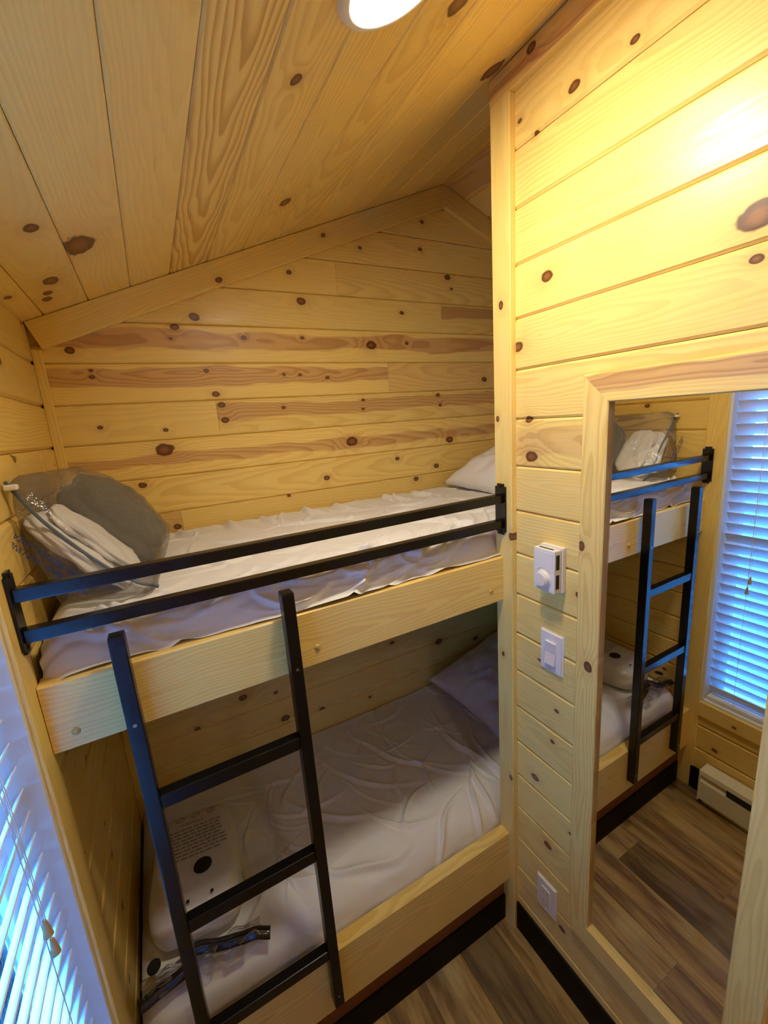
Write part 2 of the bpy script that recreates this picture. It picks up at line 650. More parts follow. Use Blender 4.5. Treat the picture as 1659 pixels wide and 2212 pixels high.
# nook walls beyond the partition (closing the bunk recess)
wn = root('wall_nook', 'pine plank end wall of the bunk recess behind the partition', 'wall', kind='structure')
for (a, b) in rows:
    plank('wall_plank', (XR, (YP1 + YB) / 2, (a + b) / 2), (0, -1, 0), (0, 0, 1), YB - YP1, b - a - 0.0012, 0.018, PINE, wn, ch=0.0045)
wq = root('wall_recess', 'pine plank wall backing the partition inside the bunk recess', 'wall', kind='structure')
for (a, b) in rows:
    plank('wall_plank', ((XP + 0.1 + XR) / 2, YP1 + 0.002, (a + b) / 2), (-1, 0, 0), (0, 0, 1), XR - XP - 0.1, b - a - 0.0012, 0.018, PINE, wq, ch=0.0045)
box('wall_backing', (XR + 0.018, XR + 0.06), (YP1 - 0.02, YB + 0.02), (0, 2.7), DRYW, wn)
box('wall_backing', (XP + 0.1, XR + 0.02), (YP1 - 0.06, YP1 - 0.017), (0, 2.8), DRYW, wq)
wf = root('wall_bounce', 'added pine plank wall closing the unseen entrance end for bounce light', 'wall', kind='structure')  # unseen wall, added to close the room and bounce warm light back
for (a, b) in rows:
    plank('wall_plank', ((XL + XP) / 2, YF, (a + b) / 2), (-1, 0, 0), (0, 0, 1), XP - XL, b - a - 0.0012, 0.018, PINE, wf, ch=0.0045)
box('wall_backing', (XL - 0.02, XP + 0.1), (YF - 0.06, YF - 0.018), (0, 2.9), DRYW, wf)

# ------------------------------------------------------------------ ceiling
ce = root('ceiling', 'sloped pine plank ceiling rising to the ridge', 'ceiling', kind='structure')
kc = []
for px, py, r in ((66, 493, 11), (170, 530, 20), (640, 172, 9), (616, 437, 6), (990, 8, 13), (1063, 153, 9), (110, 606, 9), (103, 633, 5), (102, 646, 5), (17, 643, 4)):
    a = hit_ceil(px, py)
    kc.append((a, (hit_ceil(px + r * 0.7, py + r * 0.5) - a).length))
un = math.sqrt(1 + SL * SL)
ey_l = Vector((-1, 0, -SL)) / un      # so that ex x ey points down into the room
CPX = 0.1165
k0 = 0.0245
for k in range(-3, 11):
    x0 = max(k0 + CPX * k, XL - 0.02)
    x1 = min(k0 + CPX * (k + 1), XRIDGE)
    if x1 - x0 < 0.005:
        continue
    xm = (x0 + x1) / 2
    kw = {}
    if k == 1:
        kw = dict(con=0.95, grain=(0.004, 0.004, 0.05), val=0.95)
    elif k == 2:
        kw = dict(con=0.4, grain=(-0.01, 0.01, 0.04))
    elif k in (0, -1):
        kw = dict(con=0.16, val=1.0)
    plank('ceiling_plank', (xm, (YF + YB) / 2, ceil_z(xm)), (0, 1, 0), (1, 0, SL), YB - YF, (x1 - x0) * un - 0.001, 0.018, PINE, ce, ch=0.0032,
          knots_w=kc, kdens=0.3, **kw)
for k in range(0, 5):
    x0 = XRIDGE + CPX * k
    x1 = min(x0 + CPX, XR + 0.02)
    if x1 <= x0:
        break
    xm = (x0 + x1) / 2
    plank('ceiling_plank', (xm, (YP1 + YB) / 2 - 0.01, ceil_z(xm)), (0, 1, 0), (1, 0, -SL), YB - YP1 + 0.05, (x1 - x0) * un - 0.001, 0.018, PINE, ce, ch=0.0032,
          kdens=1.0, heart=(0, 0.05, 0.6) if k == 0 else None)
for xa, xb in ((XL - 0.12, XRIDGE), (XRIDGE, XR + 0.08)):
    bmk = bmesh.new()
    vv = []
    for xx in (xa, xb):
        for yy in (YF - 0.08, YB + 0.08):
            for dz in (0.02, 0.06):
                vv.append(bmk.verts.new((xx, yy, ceil_z(xx) + dz)))
    bmesh.ops.convex_hull(bmk, input=vv)
    bm_obj('ceiling_backing', bmk, DRYW, ce)

# ------------------------------------------------------------------ trims
tn = [0]


def trim(label, O, ex, ey, L, W, t, px=None, **kw):
    tn[0] += 1
    o = plank('trim_%d' % tn[0], O, ex, ey, L, W, t, PINE, None, ch=kw.pop('ch', 0.002), **kw)
    return tag(o, label, 'trim', kind='structure')


TT = 0.019
XT = XP - TT
# sloped gable trims on the back wall
gw = 0.078
for sgn in (1, -1):
    xa, xb = (XL, XRIDGE) if sgn == 1 else (XRIDGE, XR)
    xm = (xa + xb) / 2
    ex = Vector((1, 0, SL * sgn)).normalized()
    ey = Vector((-SL * sgn, 0, 1)).normalized()
    Oc = Vector((xm, YB - TT, ceil_z(xm))) - ey * (gw / 2 + 0.001)
    kk = pxknots([(698, 508, 6), (473, 605, 8)], 1, YB - TT) if sgn == 1 else None
    trim('sloping pine trim board where gable wall meets the %s ceiling slope' % ('long' if sgn == 1 else 'short far'), Oc, ex, ey, (xb - xa) * un, gw, TT, knots_w=kk, kdens=0,
         clips=(((XL, 0, 0), (-1, 0, 0)), ((XRIDGE, 0, 0), (sgn, 0, 0)), ((XR, 0, 0), (1, 0, 0))), con=0.2)
trim('narrow vertical pine corner strip at the window-side end of gable wall', (XL + 0.012, YB - 0.014, (0.1 + 2.09) / 2), (0, 0, 1), (1, 0, 0) if False else (-1, 0, 0), 1.99, 0.024, 0.014, kdens=0, con=0.2)
# ridge strip
trim('slim pine ridge board along the ceiling peak', (XRIDGE + 0.012, (YP1 + YB) / 2, ceil_z(XRIDGE) - 0.012), (0, 1, 0), (1, 0, -0.2), YB - YP1 - 0.05, 0.05, 0.012, heart=(0, 0.03, 0.7), kdens=4)
# partition end trim (post) and crown
YT0, YT1 = 0.862, 0.927
kk = pxknots([(1082, 660, 6), (1075, 905, 5), (1087, 1412, 5), (1104, 1160, 7), (1104, 1680, 6)], 0, XT)
zpt = ceil_z(XT) - 0.058
trim('tall pine corner board finishing the partition edge at bunks', (XT, (YT0 + YT1) / 2, zpt / 2), (0, 0, 1), (0, 1, 0), zpt, YT1 - YT0, TT, knots_w=kk, kdens=0, con=0.15, grain=(0, 0.12, 0.01))
kk = pxknots([(1147, 104, 8)], 0, XT)
trim('pine crown trim along the top of the partition under ceiling', (XT, (YF + YT1) / 2, ceil_z(XT) - 0.029), (0, -1, 0), (0, 0, 1), YT1 - YF, 0.056, TT, knots_w=kk, kdens=0, heart=(-0.012, 0.008, 0.8))
# window casings
CY1 = 0.918
XCs = XL + TT - 0.012
trim('wide pine casing board between window blind and bunks', (XCs, (WY1 + CY1) / 2, (0.0 + zt) / 2), (0, 0, 1), (0, -1, 0), zt, CY1 - WY1, TT, kdens=0, con=0.2)
trim('pine casing board under the window blind', (XCs + 0.004, (WY0 - 0.07 + WY1 - 0.001) / 2, WZ0 - 0.036), (0, 1, 0), (0, 0, 1), WY1 - WY0 + 0.068, 0.072, TT, kdens=0.5)
trim('pine casing board over the window blind', (XCs, (WY0 - 0.07 + WY1 - 0.001) / 2, WZ1 + 0.036), (0, 1, 0), (0, 0, 1), WY1 - WY0 + 0.068, 0.072, TT, kdens=0.5)
trim('pine casing board on the entrance side of window blind', (XCs, WY0 - 0.035, (WZ0 + WZ1) / 2), (0, 0, 1), (0, -1, 0), WZ1 - WZ0 - 0.002, 0.07, TT, kdens=0.5)

# baseboards
b = box('baseboard_right', (XP - 0.008, XP), (YF, YT0), (0.0, 0.118), BASEB, bev=0.002)
tag(b, 'black vinyl base strip along the foot of the partition', 'baseboard', kind='structure')
b = box('baseboard_left', (XL, XL + 0.008), (YF, 0.858), (0.0, 0.118), BASEB, bev=0.002)
tag(b, 'black vinyl base strip under the window wall', 'baseboard', kind='structure')
b = box('baseboard_bunk', (XL + 0.02, XT), (0.905, 0.912), (0.0, 0.108), BASEB, bev=0.002)
tag(b, 'black vinyl base strip under the lower bunk', 'baseboard', kind='structure')

# ------------------------------------------------------------------ window + blind
wi = root('window_1', 'white vinyl window behind the slatted blind', 'window', kind='structure')
XO = XL - 0.11
for nm, yy, zz in (('jamb', (WY1 - 0.012, WY1), (WZ0, WZ1)), ('jamb', (WY0, WY0 + 0.012), (WZ0, WZ1)), ('head', (WY0 + 0.012, WY1 - 0.012), (WZ1 - 0.012, WZ1)), ('stool', (WY0 + 0.012, WY1 - 0.012), (WZ0, WZ0 + 0.012))):
    box(nm, (XO, XL), yy, zz, VNYLW if nm != 'stool' else VNYLW, wi, 0.002)
for nm, yy, zz in (('sash_stile', (WY1 - 0.052, WY1 - 0.012), (WZ0 + 0.012, WZ1 - 0.012)), ('sash_stile', (WY0 + 0.012, WY0 + 0.052), (WZ0 + 0.012, WZ1 - 0.012)),
                   ('sash_rail', (WY0 + 0.052, WY1 - 0.052), (WZ0 + 0.012, WZ0 + 0.052)), ('sash_rail', (WY0 + 0.052, WY1 - 0.052), (WZ1 - 0.052, WZ1 - 0.012)),
                   ('meeting_rail', (WY0 + 0.052, WY1 - 0.052), (1.19, 1.225))):
    box(nm, (XO + 0.01, XO + 0.04), yy, zz, VNYLW, wi, 0.002)
box('pane', (XO + 0.024, XO + 0.028), (WY0 + 0.052, WY1 - 0.052), (WZ0 + 0.052, 1.19), GLASS, wi)
box('pane', (XO + 0.024, XO + 0.028), (WY0 + 0.052, WY1 - 0.052), (1.225, WZ1 - 0.052), GLASS, wi)

bl = root('window_blind', 'white two-inch slat blind hanging in the window', 'blind')
XS = XL - 0.038
ys0, ys1 = WY0 + 0.018, WY1 - 0.016
TILT = math.radians(57)
SP = 0.0445
bm = bmesh.new()
hw, th = 0.025, 0.0022
prev = None
secs = []
for yy in (-(ys1 - ys0) / 2, (ys1 - ys0) / 2):
    ring = []
    for kx in range(7):
        u = -1 + kx / 3
        ring.append(bm.verts.new((u * hw, yy, 0.0018 * (1 - u * u) + th / 2)))
    for kx in range(6, -1, -1):
        u = -1 + kx / 3
        ring.append(bm.verts.new((u * hw, yy, 0.0018 * (1 - u * u) - th / 2)))
    secs.append(ring)
n = len(secs[0])
for i in range(n):
    bm.faces.new((secs[0][i], secs[0][(i + 1) % n], secs[1][(i + 1) % n], secs[1][i]))
bm.faces.new(secs[0][::-1])
bm.faces.new(secs[1])
bmesh.ops.recalc_face_normals(bm, faces=bm.faces)
sme = bpy.data.meshes.new('slat')
bm.to_mesh(sme)
bm.free()
sme.materials.append(SLAT)
zz = WZ0 + 0.062
while zz < WZ1 - 0.075:
    o = bpy.data.objects.new('slat', sme)
    C.objects.link(o)
    o.matrix_world = Matrix.Translation((XS, (ys0 + ys1) / 2, zz)) @ Matrix.Rotation(-TILT, 4, 'Y')
    o.parent = bl
    zz += SP
box('bottom_rail', (XS - 0.024, XS + 0.024), (ys0, ys1), (WZ0 + 0.014, WZ0 + 0.030), SLAT, bl, 0.003)
box('head_rail', (XS - 0.026, XS + 0.028), (ys0, ys1), (WZ1 - 0.062, WZ1 - 0.013), SLAT, bl, 0.003)
for yy in (ys1 - 0.10, (ys0 + ys1) / 2, ys0 + 0.10):
    for dx in (-0.0215, 0.0215):
        cyl('ladder_cord', (XS + dx, yy, WZ0 + 0.03), (XS + dx, yy, WZ1 - 0.06), 0.0009, SLAT, bl, 6)
for dz, dy in ((0.0, 0.0), (-0.045, 0.006)):
    cyl('lift_cord', (XS + 0.03, ys1 - 0.11 + dy, 1.10 + dz), (XS + 0.03, ys1 - 0.11 + dy, WZ1 - 0.06), 0.0008, SLAT, bl, 6)
    cyl('tassel', (XS + 0.03, ys1 - 0.11 + dy, 1.075 + dz), (XS + 0.03, ys1 - 0.11 + dy, 1.105 + dz), 0.007, PANELW, bl, 12, 0.003)

g = box('ground', (-14, XO - 0.05), (-8, 12), (-0.75, -0.65), EARTH)
tag(g, 'pale gravel ground outside the window', 'ground', kind='structure')

# ------------------------------------------------------------------ ceiling light
nrm = Vector((SL, 0, -1)).normalized()


def downlight(lx, ly, label, mat):
    cl = root('recessed_light', label, 'light', 'recessed ceiling lights')
    mwl = Matrix.Translation((lx, ly, ceil_z(lx))) @ nrm.to_track_quat('Z', 'Y').to_matrix().to_4x4()
    bm = bmesh.new()
    prof = [(0.068, 0.001), (0.070, 0.006), (0.076, 0.009), (0.086, 0.006), (0.090, 0.0)]
    S = 48
    rg = [[bm.verts.new((r * math.cos(a * 2 * math.pi / S), r * math.sin(a * 2 * math.pi / S), h)) for a in range(S)] for r, h in prof]
    for a, b in zip(rg, rg[1:]):
        for k in range(S):
            bm.faces.new((a[k], a[(k + 1) % S], b[(k + 1) % S], b[k]))
    bm_obj('trim_ring', bm, WPLAS, cl, mwl, True)
    bm = bmesh.new()
    bmesh.ops.create_circle(bm, cap_ends=True, segments=48, radius=0.0685, matrix=Matrix.Translation((0, 0, 0.003)))
    bm_obj('lens', bm, mat, cl, mwl)


downlight(0.405, 0.617, 'round recessed ceiling light with white ring above the bunks', LENS)
downlight(0.405, -0.75, 'added unseen ceiling fill light with white ring by the entrance end', LENS_FILL)  # added out of view to fill the bunk fronts with light


# ------------------------------------------------------------------ bunks
def bunk(name, label, zb, ztop, yf, plug):
    t = root(name, label, 'bunk bed', 'built-in bunks')
    h = ztop - zb
    o = plank('front_board', ((XL + 0.008 + XT) / 2, yf, (zb + ztop) / 2), (1, 0, 0), (0, 0, 1), XT - XL - 0.0085, h, 0.038, PINE, t, ch=0.003, kdens=0,
              con=0.42, grain=(-0.012, 0.012, 0.045) if plug else (0.03, 0.03, 0.05), val=1.0)
    box('platform', (XL + 0.001, XR - 0.001), (max(yf + 0.039, 0.931), YB - 0.001), (ztop - 0.075, ztop - 0.055), PANELW, t)
    if plug:
        for px, py in ((165, 1579), (686, 1398), (1061, 1278)):
            p = hit(px, py, 1, yf)
            bmk = bmesh.new()
            bmesh.ops.create_uvsphere(bmk, u_segments=14, v_segments=8, radius=0.0075, matrix=Matrix.Diagonal((1, 0.55, 1, 1)))
            q = bm_obj('wood_plug', bmk, PINE, t, Matrix.Translation(p), True)
            set_wood(q, 0.01, 0.01, None, 0, val=0.62, con=0.5)
    return t


UB = bunk('upper_bunk', 'upper built-in pine bunk with plugged front board', 1.263, 1.402, 0.898, True)
LB = bunk('lower_bunk', 'lower built-in pine bunk near the floor', 0.203, 0.405, 0.884, False)
box('toe_panel', (XL + 0.01, XT), (0.912, 0.922), (0.0, 0.33), PANEL2, LB)


# ------------------------------------------------------------------ mattresses and sheets
def mattress(name, label, z0, z1, y0):
    bm = bmesh.new()
    x0_, x1_ = XL + 0.014, XR - 0.01
    bmesh.ops.create_cube(bm, size=1.0, matrix=Matrix.Translation(((x0_ + x1_) / 2, (y0 + YB - 0.012) / 2, (z0 + z1) / 2)) @ Matrix.Diagonal((x1_ - x0_, YB - 0.012 - y0, z1 - z0, 1)))
    bmesh.ops.bevel(bm, geom=bm.edges[:], offset=0.028, segments=4, affect='EDGES', profile=0.5)
    o = bm_obj(name, bm, MATT, None, None, True)
    return tag(o, label, 'mattress', 'bunk mattresses')


mattress('mattress', 'thin grey mattress on the upper bunk under the rail', 1.348, 1.474, 0.972)
mattress('mattress', 'thin grey mattress on the lower bunk near floor', 0.351, 0.478, 0.985)


def sheet(name, label, prof, x0, x1, folds, seed, amp, hem, nx=560, ns=230):
    """prof: list of (y,z) from wall to front hem; folds are creases laid on the unrolled cloth"""
    P = spline([Vector((0, a, b)) for a, b in prof], 160)
    L = np.array([0.0] + [(b - a).length for a, b in zip(P, P[1:])]).cumsum()
    TL = L[-1]
    S = np.linspace(0, TL, ns + 1)
    PY = np.interp(S, L, [p.y for p in P])
    PZ = np.interp(S, L, [p.z for p in P])
    ty, tz_ = np.gradient(PY), np.gradient(PZ)
    ln_ = np.hypot(ty, tz_)
    NY, NZ = tz_ / ln_, -ty / ln_              # outward (up / towards the room)
    XX, SS = np.meshgrid(np.linspace(x0, x1, nx + 1), S)

    def nf(sx, ss, o, q=3):
        g = np.array([[mnoise.noise(Vector((x0 + (x1 - x0) * i / nx * sx + o, TL * j / ns * ss, o * 1.7))) for i in range(0, nx + 1, q)] for j in range(0, ns + 1, q)])
        xi = np.linspace(0, g.shape[1] - 1.001, nx + 1)
        yi = np.linspace(0, g.shape[0] - 1.001, ns + 1)
        ix, iy = xi.astype(int), yi.astype(int)
        fx, fy = (xi - ix)[None, :], (yi - iy)[:, None]
        A = g[iy][:, ix] * (1 - fx) + g[iy][:, ix + 1] * fx
        B = g[iy + 1][:, ix] * (1 - fx) + g[iy + 1][:, ix + 1] * fx
        return A * (1 - fy) + B * fy
    wx = XX + 0.025 * nf(6, 6, seed)
    ws = SS + 0.025 * nf(6, 6, seed + 4.3)
    H = amp * (0.9 * nf(6, 8, seed * 3.1) + 0.35 * nf(20, 24, seed * 1.7) - 1.7 * np.maximum(0, 0.2 - np.abs(nf(4, 6, seed * 2.3))))
    for cx, cs, ca, sa, ln, wd, hh in folds:
        u = (wx - cx) * ca + (ws - cs) * sa
        v = -(wx - cx) * sa + (ws - cs) * ca + 0.25 * ((wx - cx) * ca + (ws - cs) * sa) ** 2 / ln
        q = v / (wd * (0.6 + 0.5 * np.clip((u / ln + 1) / 2, 0, 1.5)))
        H += hh * np.exp(-(u / ln) ** 2) * (np.exp(-1.3 * np.abs(q) ** 1.4) - 0.45 * np.exp(-(q - 1.5) ** 2))
    Y = PY[:, None] + NY[:, None] * (H + 0.004)
    Zz = PZ[:, None] + NZ[:, None] * (H + 0.004)
    k = np.clip((SS / TL - 0.88) / 0.12, 0, 1)
    wv = nf(3.6, 0.1, seed * 7.7) * 1.6
    Y = Y - hem * k * (0.3 + 0.7 * wv)
    Zz = Zz + hem * 0.9 * k * np.maximum(wv, -0.25)
    e = 1 - np.clip(np.minimum((XX - x0) / 0.05, (x1 - XX) / 0.05), 0, 1)
    Zz = Zz - 0.035 * e ** 2.2
    co = np.stack([XX, Y, Zz], -1).reshape(-1, 3)
    idx = np.arange((nx + 1) * (ns + 1)).reshape(ns + 1, nx + 1)
    fc = np.stack([idx[:-1, :-1], idx[1:, :-1], idx[1:, 1:], idx[:-1, 1:]], -1).reshape(-1, 4)
    me = bpy.data.meshes.new(name)
    me.from_pydata(co.tolist(), [], fc.tolist())
    o = link(name, me, SHEET, None, None, True)
    return tag(o, label, 'bed sheet', 'bunk sheets')


def fold(x, s, ang, ln, wd, h):
    a = math.radians(ang)
    return (x, s, math.cos(a), math.sin(a), ln, wd, h)


R = random.Random(5)
fu = [fold(R.uniform(-0.2, 1.5), R.uniform(0.05, 0.55), R.gauss(20, 45), R.uniform(0.05, 0.16), R.uniform(0.006, 0.014), R.uniform(0.004, 0.011)) for _ in range(46)]
fu += [fold(R.uniform(-0.22, 0.9), R.uniform(0.655, 0.75), R.gauss(-4, 18), R.uniform(0.06, 0.20), R.uniform(0.008, 0.016), R.uniform(0.008, 0.017)) for _ in range(26)]
fu += [fold(0.42, 0.72, -38, 0.07, 0.012, 0.020), fold(0.40, 0.73, -62, 0.05, 0.010, 0.016), fold(0.05, 0.71, -12, 0.16, 0.014, 0.016), fold(0.27, 0.735, -18, 0.09, 0.012, 0.016), fold(-0.08, 0.72, 14, 0.14, 0.012, 0.016), fold(-0.16, 0.70, -25, 0.08, 0.011, 0.014)]
fu += [fold(x_, 0.10, 75, 0.08, 0.02, 0.016) for x_ in (0.05, 0.2, 0.33, 0.5, 0.62, 0.85, 1.0)]
fu += [fold(0.80, 0.60, 65, 0.12, 0.012, 0.014), fold(0.72, 0.5, 50, 0.12, 0.012, 0.010)]
sheet('bed_sheet', 'rumpled white sheet over the upper mattress behind the rail',
      [(1.606, 1.455), (1.600, 1.492), (1.55, 1.492), (1.3, 1.490), (1.06, 1.488), (0.985, 1.480), (0.950, 1.458), (0.934, 1.428), (0.922, 1.410), (0.906, 1.407)],
      XL + 0.012, XR - 0.006, fu, 3, 0.006, 0.015)
R = random.Random(9)
fo = [fold(R.uniform(-0.1, 1.3), R.uniform(0.05, 0.6), R.gauss(70, 35), R.uniform(0.06, 0.18), R.uniform(0.005, 0.012), R.uniform(0.003, 0.009)) for _ in range(52)]
fo += [fold(0.90, 0.45, 82, 0.20, 0.012, 0.014), fold(0.84, 0.62, 100, 0.12, 0.010, 0.016), fold(0.79, 0.66, 110, 0.10, 0.010, 0.016), fold(0.95, 0.60, 85, 0.15, 0.014, 0.014),
       fold(0.62, 0.30, 62, 0.22, 0.010, 0.010), fold(0.45, 0.33, 55, 0.2, 0.010, 0.010), fold(0.30, 0.42, 48, 0.16, 0.012, 0.012), fold(0.52, 0.60, 35, 0.10, 0.010, 0.012),
       fold(0.35, 0.66, 15, 0.12, 0.012, 0.014), fold(0.20, 0.60, 20, 0.1, 0.016, 0.012), fold(0.66, 0.66, 140, 0.10, 0.010, 0.014), fold(0.58, 0.55, 150, 0.10, 0.010, 0.012)]
sheet('bed_sheet', 'creased white sheet over the lower mattress, half in shadow',
      [(1.606, 0.455), (1.600, 0.496), (1.55, 0.497), (1.3, 0.494), (1.10, 0.492), (1.00, 0.482), (0.955, 0.455), (0.936, 0.41), (0.930, 0.366)],
      XL + 0.012, XR - 0.006, fo, 8, 0.006, 0.004)


# ------------------------------------------------------------------ pillows
def pillow(name, label, loc, rot, a, b, t, seed):
    bm = bmesh.new()
    N, M = 48, 36
    top, bot = [], []
    for sgn, dst in ((1, top), (-1, bot)):
        for j in range(M + 1):
            row = []
            v = -1 + 2 * j / M
            for i in range(N + 1):
                u = -1 + 2 * i / N
                if sgn < 0 and (i in (0, N) or j in (0, M)):
                    row.append(top[j][i])
                    continue
                px_ = a * u * (1 - 0.07 * (1 - v * v)) if True else 0
                py_ = b * v * (1 - 0.09 * (1 - u * u))
                f = max(0.0, (1 - abs(u) ** 2.6) * (1 - abs(v) ** 2.6)) ** 0.55
                w_ = 0.022 * mnoise.noise(Vector((u * 3 + seed, v * 3, 1.0))) + 0.014 * mnoise.noise(Vector((u * 6 + v * 3, v * 7 + seed, 2.0)))
                edge = max(abs(u), abs(v))
                pk = 0.02 * math.sin(math.atan2(v, u) * 13 + seed) * max(0, edge - 0.55) * f
                row.append(bm.verts.new((px_, py_, (1.65 if sgn > 0 else -0.3) * (t * f) + (w_ + pk) * f)))
            dst.append(row)
    for g_, fl_ in ((top, False), (bot, True)):
        for j in range(M):
            for i in range(N):
                vs_ = (g_[j][i], g_[j][i + 1], g_[j + 1][i + 1], g_[j + 1][i])
                try:
                    bm.faces.new(vs_[::-1] if fl_ else vs_)
                except ValueError:
                    pass
    mw = Matrix.Translation(loc) @ rot.to_4x4()
    o = bm_obj(name, bm, PCASE, None, mw, True)
    return tag(o, label, 'pillow', 'bunk pillows')


from mathutils import Euler
pillow('pillow', 'white cased pillow at the far end of the upper bunk', (1.405, 1.355, 1.545), Euler((0.06, -0.18, 0.04)).to_matrix(), 0.245, 0.240, 0.078, 1.3)
pillow('pillow', 'white cased pillow at the far end of the lower bunk', (1.310, 1.375, 0.568), Euler((0.20, -0.14, 0.14)).to_matrix(), 0.285, 0.225, 0.070, 4.1)

# ------------------------------------------------------------------ guard rail
gr = root('guard_rail', 'black two-bar steel guard rail across the upper bunk', 'guard rail')
XA, XB_ = XL + 0.0075, XT
for z0, z1 in ((1.5665, 1.5905), (1.4915, 1.5155)):
    box('bar', (XA + 0.005, XB_ - 0.005), (0.890, 0.9145), (z0, z1), BLACKM, gr, 0.0018, 2)
for x0_, x1_, s in ((XA, XA + 0.005, 1), (XB_ - 0.005, XB_, -1)):
    bm = bmesh.new()
    bmesh.ops.create_cube(bm, size=1.0, matrix=Matrix.Diagonal((x1_ - x0_, 0.040, 0.150, 1)))
    ed = [e for e in bm.edges if abs(e.verts[0].co.x - e.verts[1].co.x) > 1e-4]
    bmesh.ops.bevel(bm, geom=ed, offset=0.008, segments=4, affect='EDGES')
    pl = bm_obj('end_plate', bm, BLACKM, gr, Matrix.Translation(((x0_ + x1_) / 2, 0.902, 1.547)))
    for zq in (1.614, 1.482):
        xq = x1_ if s == 1 else x0_
        k = cyl('screw', (xq - 0.001 * s, 0.902, zq), (xq + 0.0018 * s, 0.902, zq), 0.0042, BLACKM, None, 14)
        mwk = k.matrix_world.copy()
        k.parent = pl
        k.matrix_parent_inverse = pl.matrix_world.inverted()

# ------------------------------------------------------------------ ladder
ld = root('bunk_ladder', 'black square-tube steel ladder standing against both bunks', 'ladder')
for x0_, x1_ in ((-0.1265, -0.0995), (0.190, 0.217)):
    sr = box('side_rail', (x0_, x1_), (0.852, 0.8835), (0.262, 1.474), BLACKM, ld, 0.0022, 2)
    for zq in (1.296, 0.30):
        k = cyl('screw', ((x0_ + x1_) / 2, 0.8525, zq), ((x0_ + x1_) / 2, 0.8508, zq), 0.0035, STEEL, None, 12)
        k.parent = sr
        k.matrix_parent_inverse = sr.matrix_world.inverted()
    e = box('end_cap', (x0_ + 0.0006, x1_ - 0.0006), (0.8527, 0.8828), (1.472, 1.4775), BLACKM, None, 0.0018, 2)
    e.parent = sr
    e.matrix_parent_inverse = sr.matrix_world.inverted()
for z0 in (1.093, 0.765, 0.437):
    box('rung', (-0.0995, 0.190), (0.855, 0.8805), (z0, z0 + 0.031), BLACKM, ld, 0.0022, 2)

# ------------------------------------------------------------------ mirror
XM = XP - 0.006
MY1, MY0, MZ1, MZ0 = 0.645, 0.205, 1.89, 0.305
FW = 0.062
mi = root('wall_mirror', 'tall framed mirror on the partition with mitred pine frame', 'mirror')
box('mirror_glass', (XM, XP - 0.0005), (MY0 + 0.03, MY1 - 0.03), (MZ0 + 0.03, MZ1 - 0.03), mir, mi)
ym, zm = (MY0 + MY1) / 2, (MZ0 + MZ1) / 2
kmf = pxknots([(1256, 1179, 10), (1270, 1441, 13)], 0, XT)
S2 = 1 / math.sqrt(2)


def mit(y, z, ny, nz_):
    return ((XT, y, z), (0, ny, nz_))


plank('frame_side', (XT, MY1 - FW / 2, zm), (0, 0, -1), (0, -1, 0) if False else (0, 1, 0), MZ1 - MZ0, FW, TT, PINE, mi, ch=0.0025, knots_w=kmf, kdens=0, con=0.5, grain=(0.004, 0.006, 0.03),
      clips=(mit(MY1, MZ1, -S2, S2), mit(MY1, MZ0, -S2, -S2))) if False else None
plank('frame_side', (XT, MY1 - FW / 2, zm), (0, 0, 1), (0, 1, 0), MZ1 - MZ0, FW, TT, PINE, mi, ch=0.0025, knots_w=kmf, kdens=0, con=0.5, grain=(0.004, 0.006, 0.03),
      clips=(mit(MY1, MZ1, -S2, S2), mit(MY1, MZ0, -S2, -S2)))
plank('frame_side', (XT, MY0 + FW / 2, zm), (0, 0, 1), (0, 1, 0), MZ1 - MZ0, FW, TT, PINE, mi, ch=0.0025, kdens=0, con=0.35, grain=(0.01, 0.02, 0.03),
      clips=(mit(MY0, MZ1, S2, S2), mit(MY0, MZ0, S2, -S2)))
plank('frame_top', (XT, ym, MZ1 - FW / 2), (0, -1, 0), (0, 0, 1), MY1 - MY0, FW, TT, PINE, mi, ch=0.0025, kdens=0, con=0.3, heart=(0.012, 0.019, 0.75),
      clips=(mit(MY1, MZ1, S2, -S2), mit(MY0, MZ1, -S2, -S2)))
plank('frame_bottom', (XT, ym, MZ0 + FW / 2), (0, -1, 0), (0, 0, 1), MY1 - MY0, FW, TT, PINE, mi, ch=0.0025, kdens=0, con=0.3,
      clips=(mit(MY1, MZ0, S2, S2), mit(MY0, MZ0, -S2, S2)))

# ------------------------------------------------------------------ thermostat, switch, outlet
th = root('thermostat', 'white wall thermostat with round dial on the partition', 'thermostat')
ty, tz = 0.728, 1.414
box('back_plate', (XP - 0.014, XP), (ty - 0.0355, ty + 0.0355), (tz - 0.061, tz + 0.061), WPLAS, th, 0.002)
box('cover', (XP - 0.042, XP - 0.015), (ty - 0.0335, ty + 0.0335), (tz - 0.057, tz + 0.058), WPLAS, th, 0.003)
box('vent_slot', (XP - 0.036, XP - 0.024), (ty - 0.0342, ty - 0.030), (tz - 0.045, tz - 0.007), WDARK, th)
box('vent_slot', (XP - 0.036, XP - 0.024), (ty - 0.0342, ty - 0.030), (tz + 0.007, tz + 0.046), WDARK, th)
box('vent_slot', (XP - 0.035, XP - 0.029), (ty - 0.022, ty + 0.022), (tz + 0.056, tz + 0.0586), WDARK, th)
box('name_panel', (XP - 0.0426, XP - 0.041), (ty - 0.028, ty + 0.028), (tz + 0.012, tz + 0.050), WPLAS, th, 0.0005)
dzc = tz - 0.022
cyl('dial', (XP - 0.041, ty, dzc), (XP - 0.056, ty, dzc), 0.0215, WPLAS, th, 40, 0.0200, 0.003)
cyl('dial_ring', (XP - 0.0415, ty, dzc), (XP - 0.0435, ty, dzc), 0.0235, WPLAS, th, 40)
M_TXT = Matrix(((0, 0, -1), (-1, 0, 0), (0, 1, 0))).to_4x4()   # text x -> -Y, text y -> +Z, normal -> -X


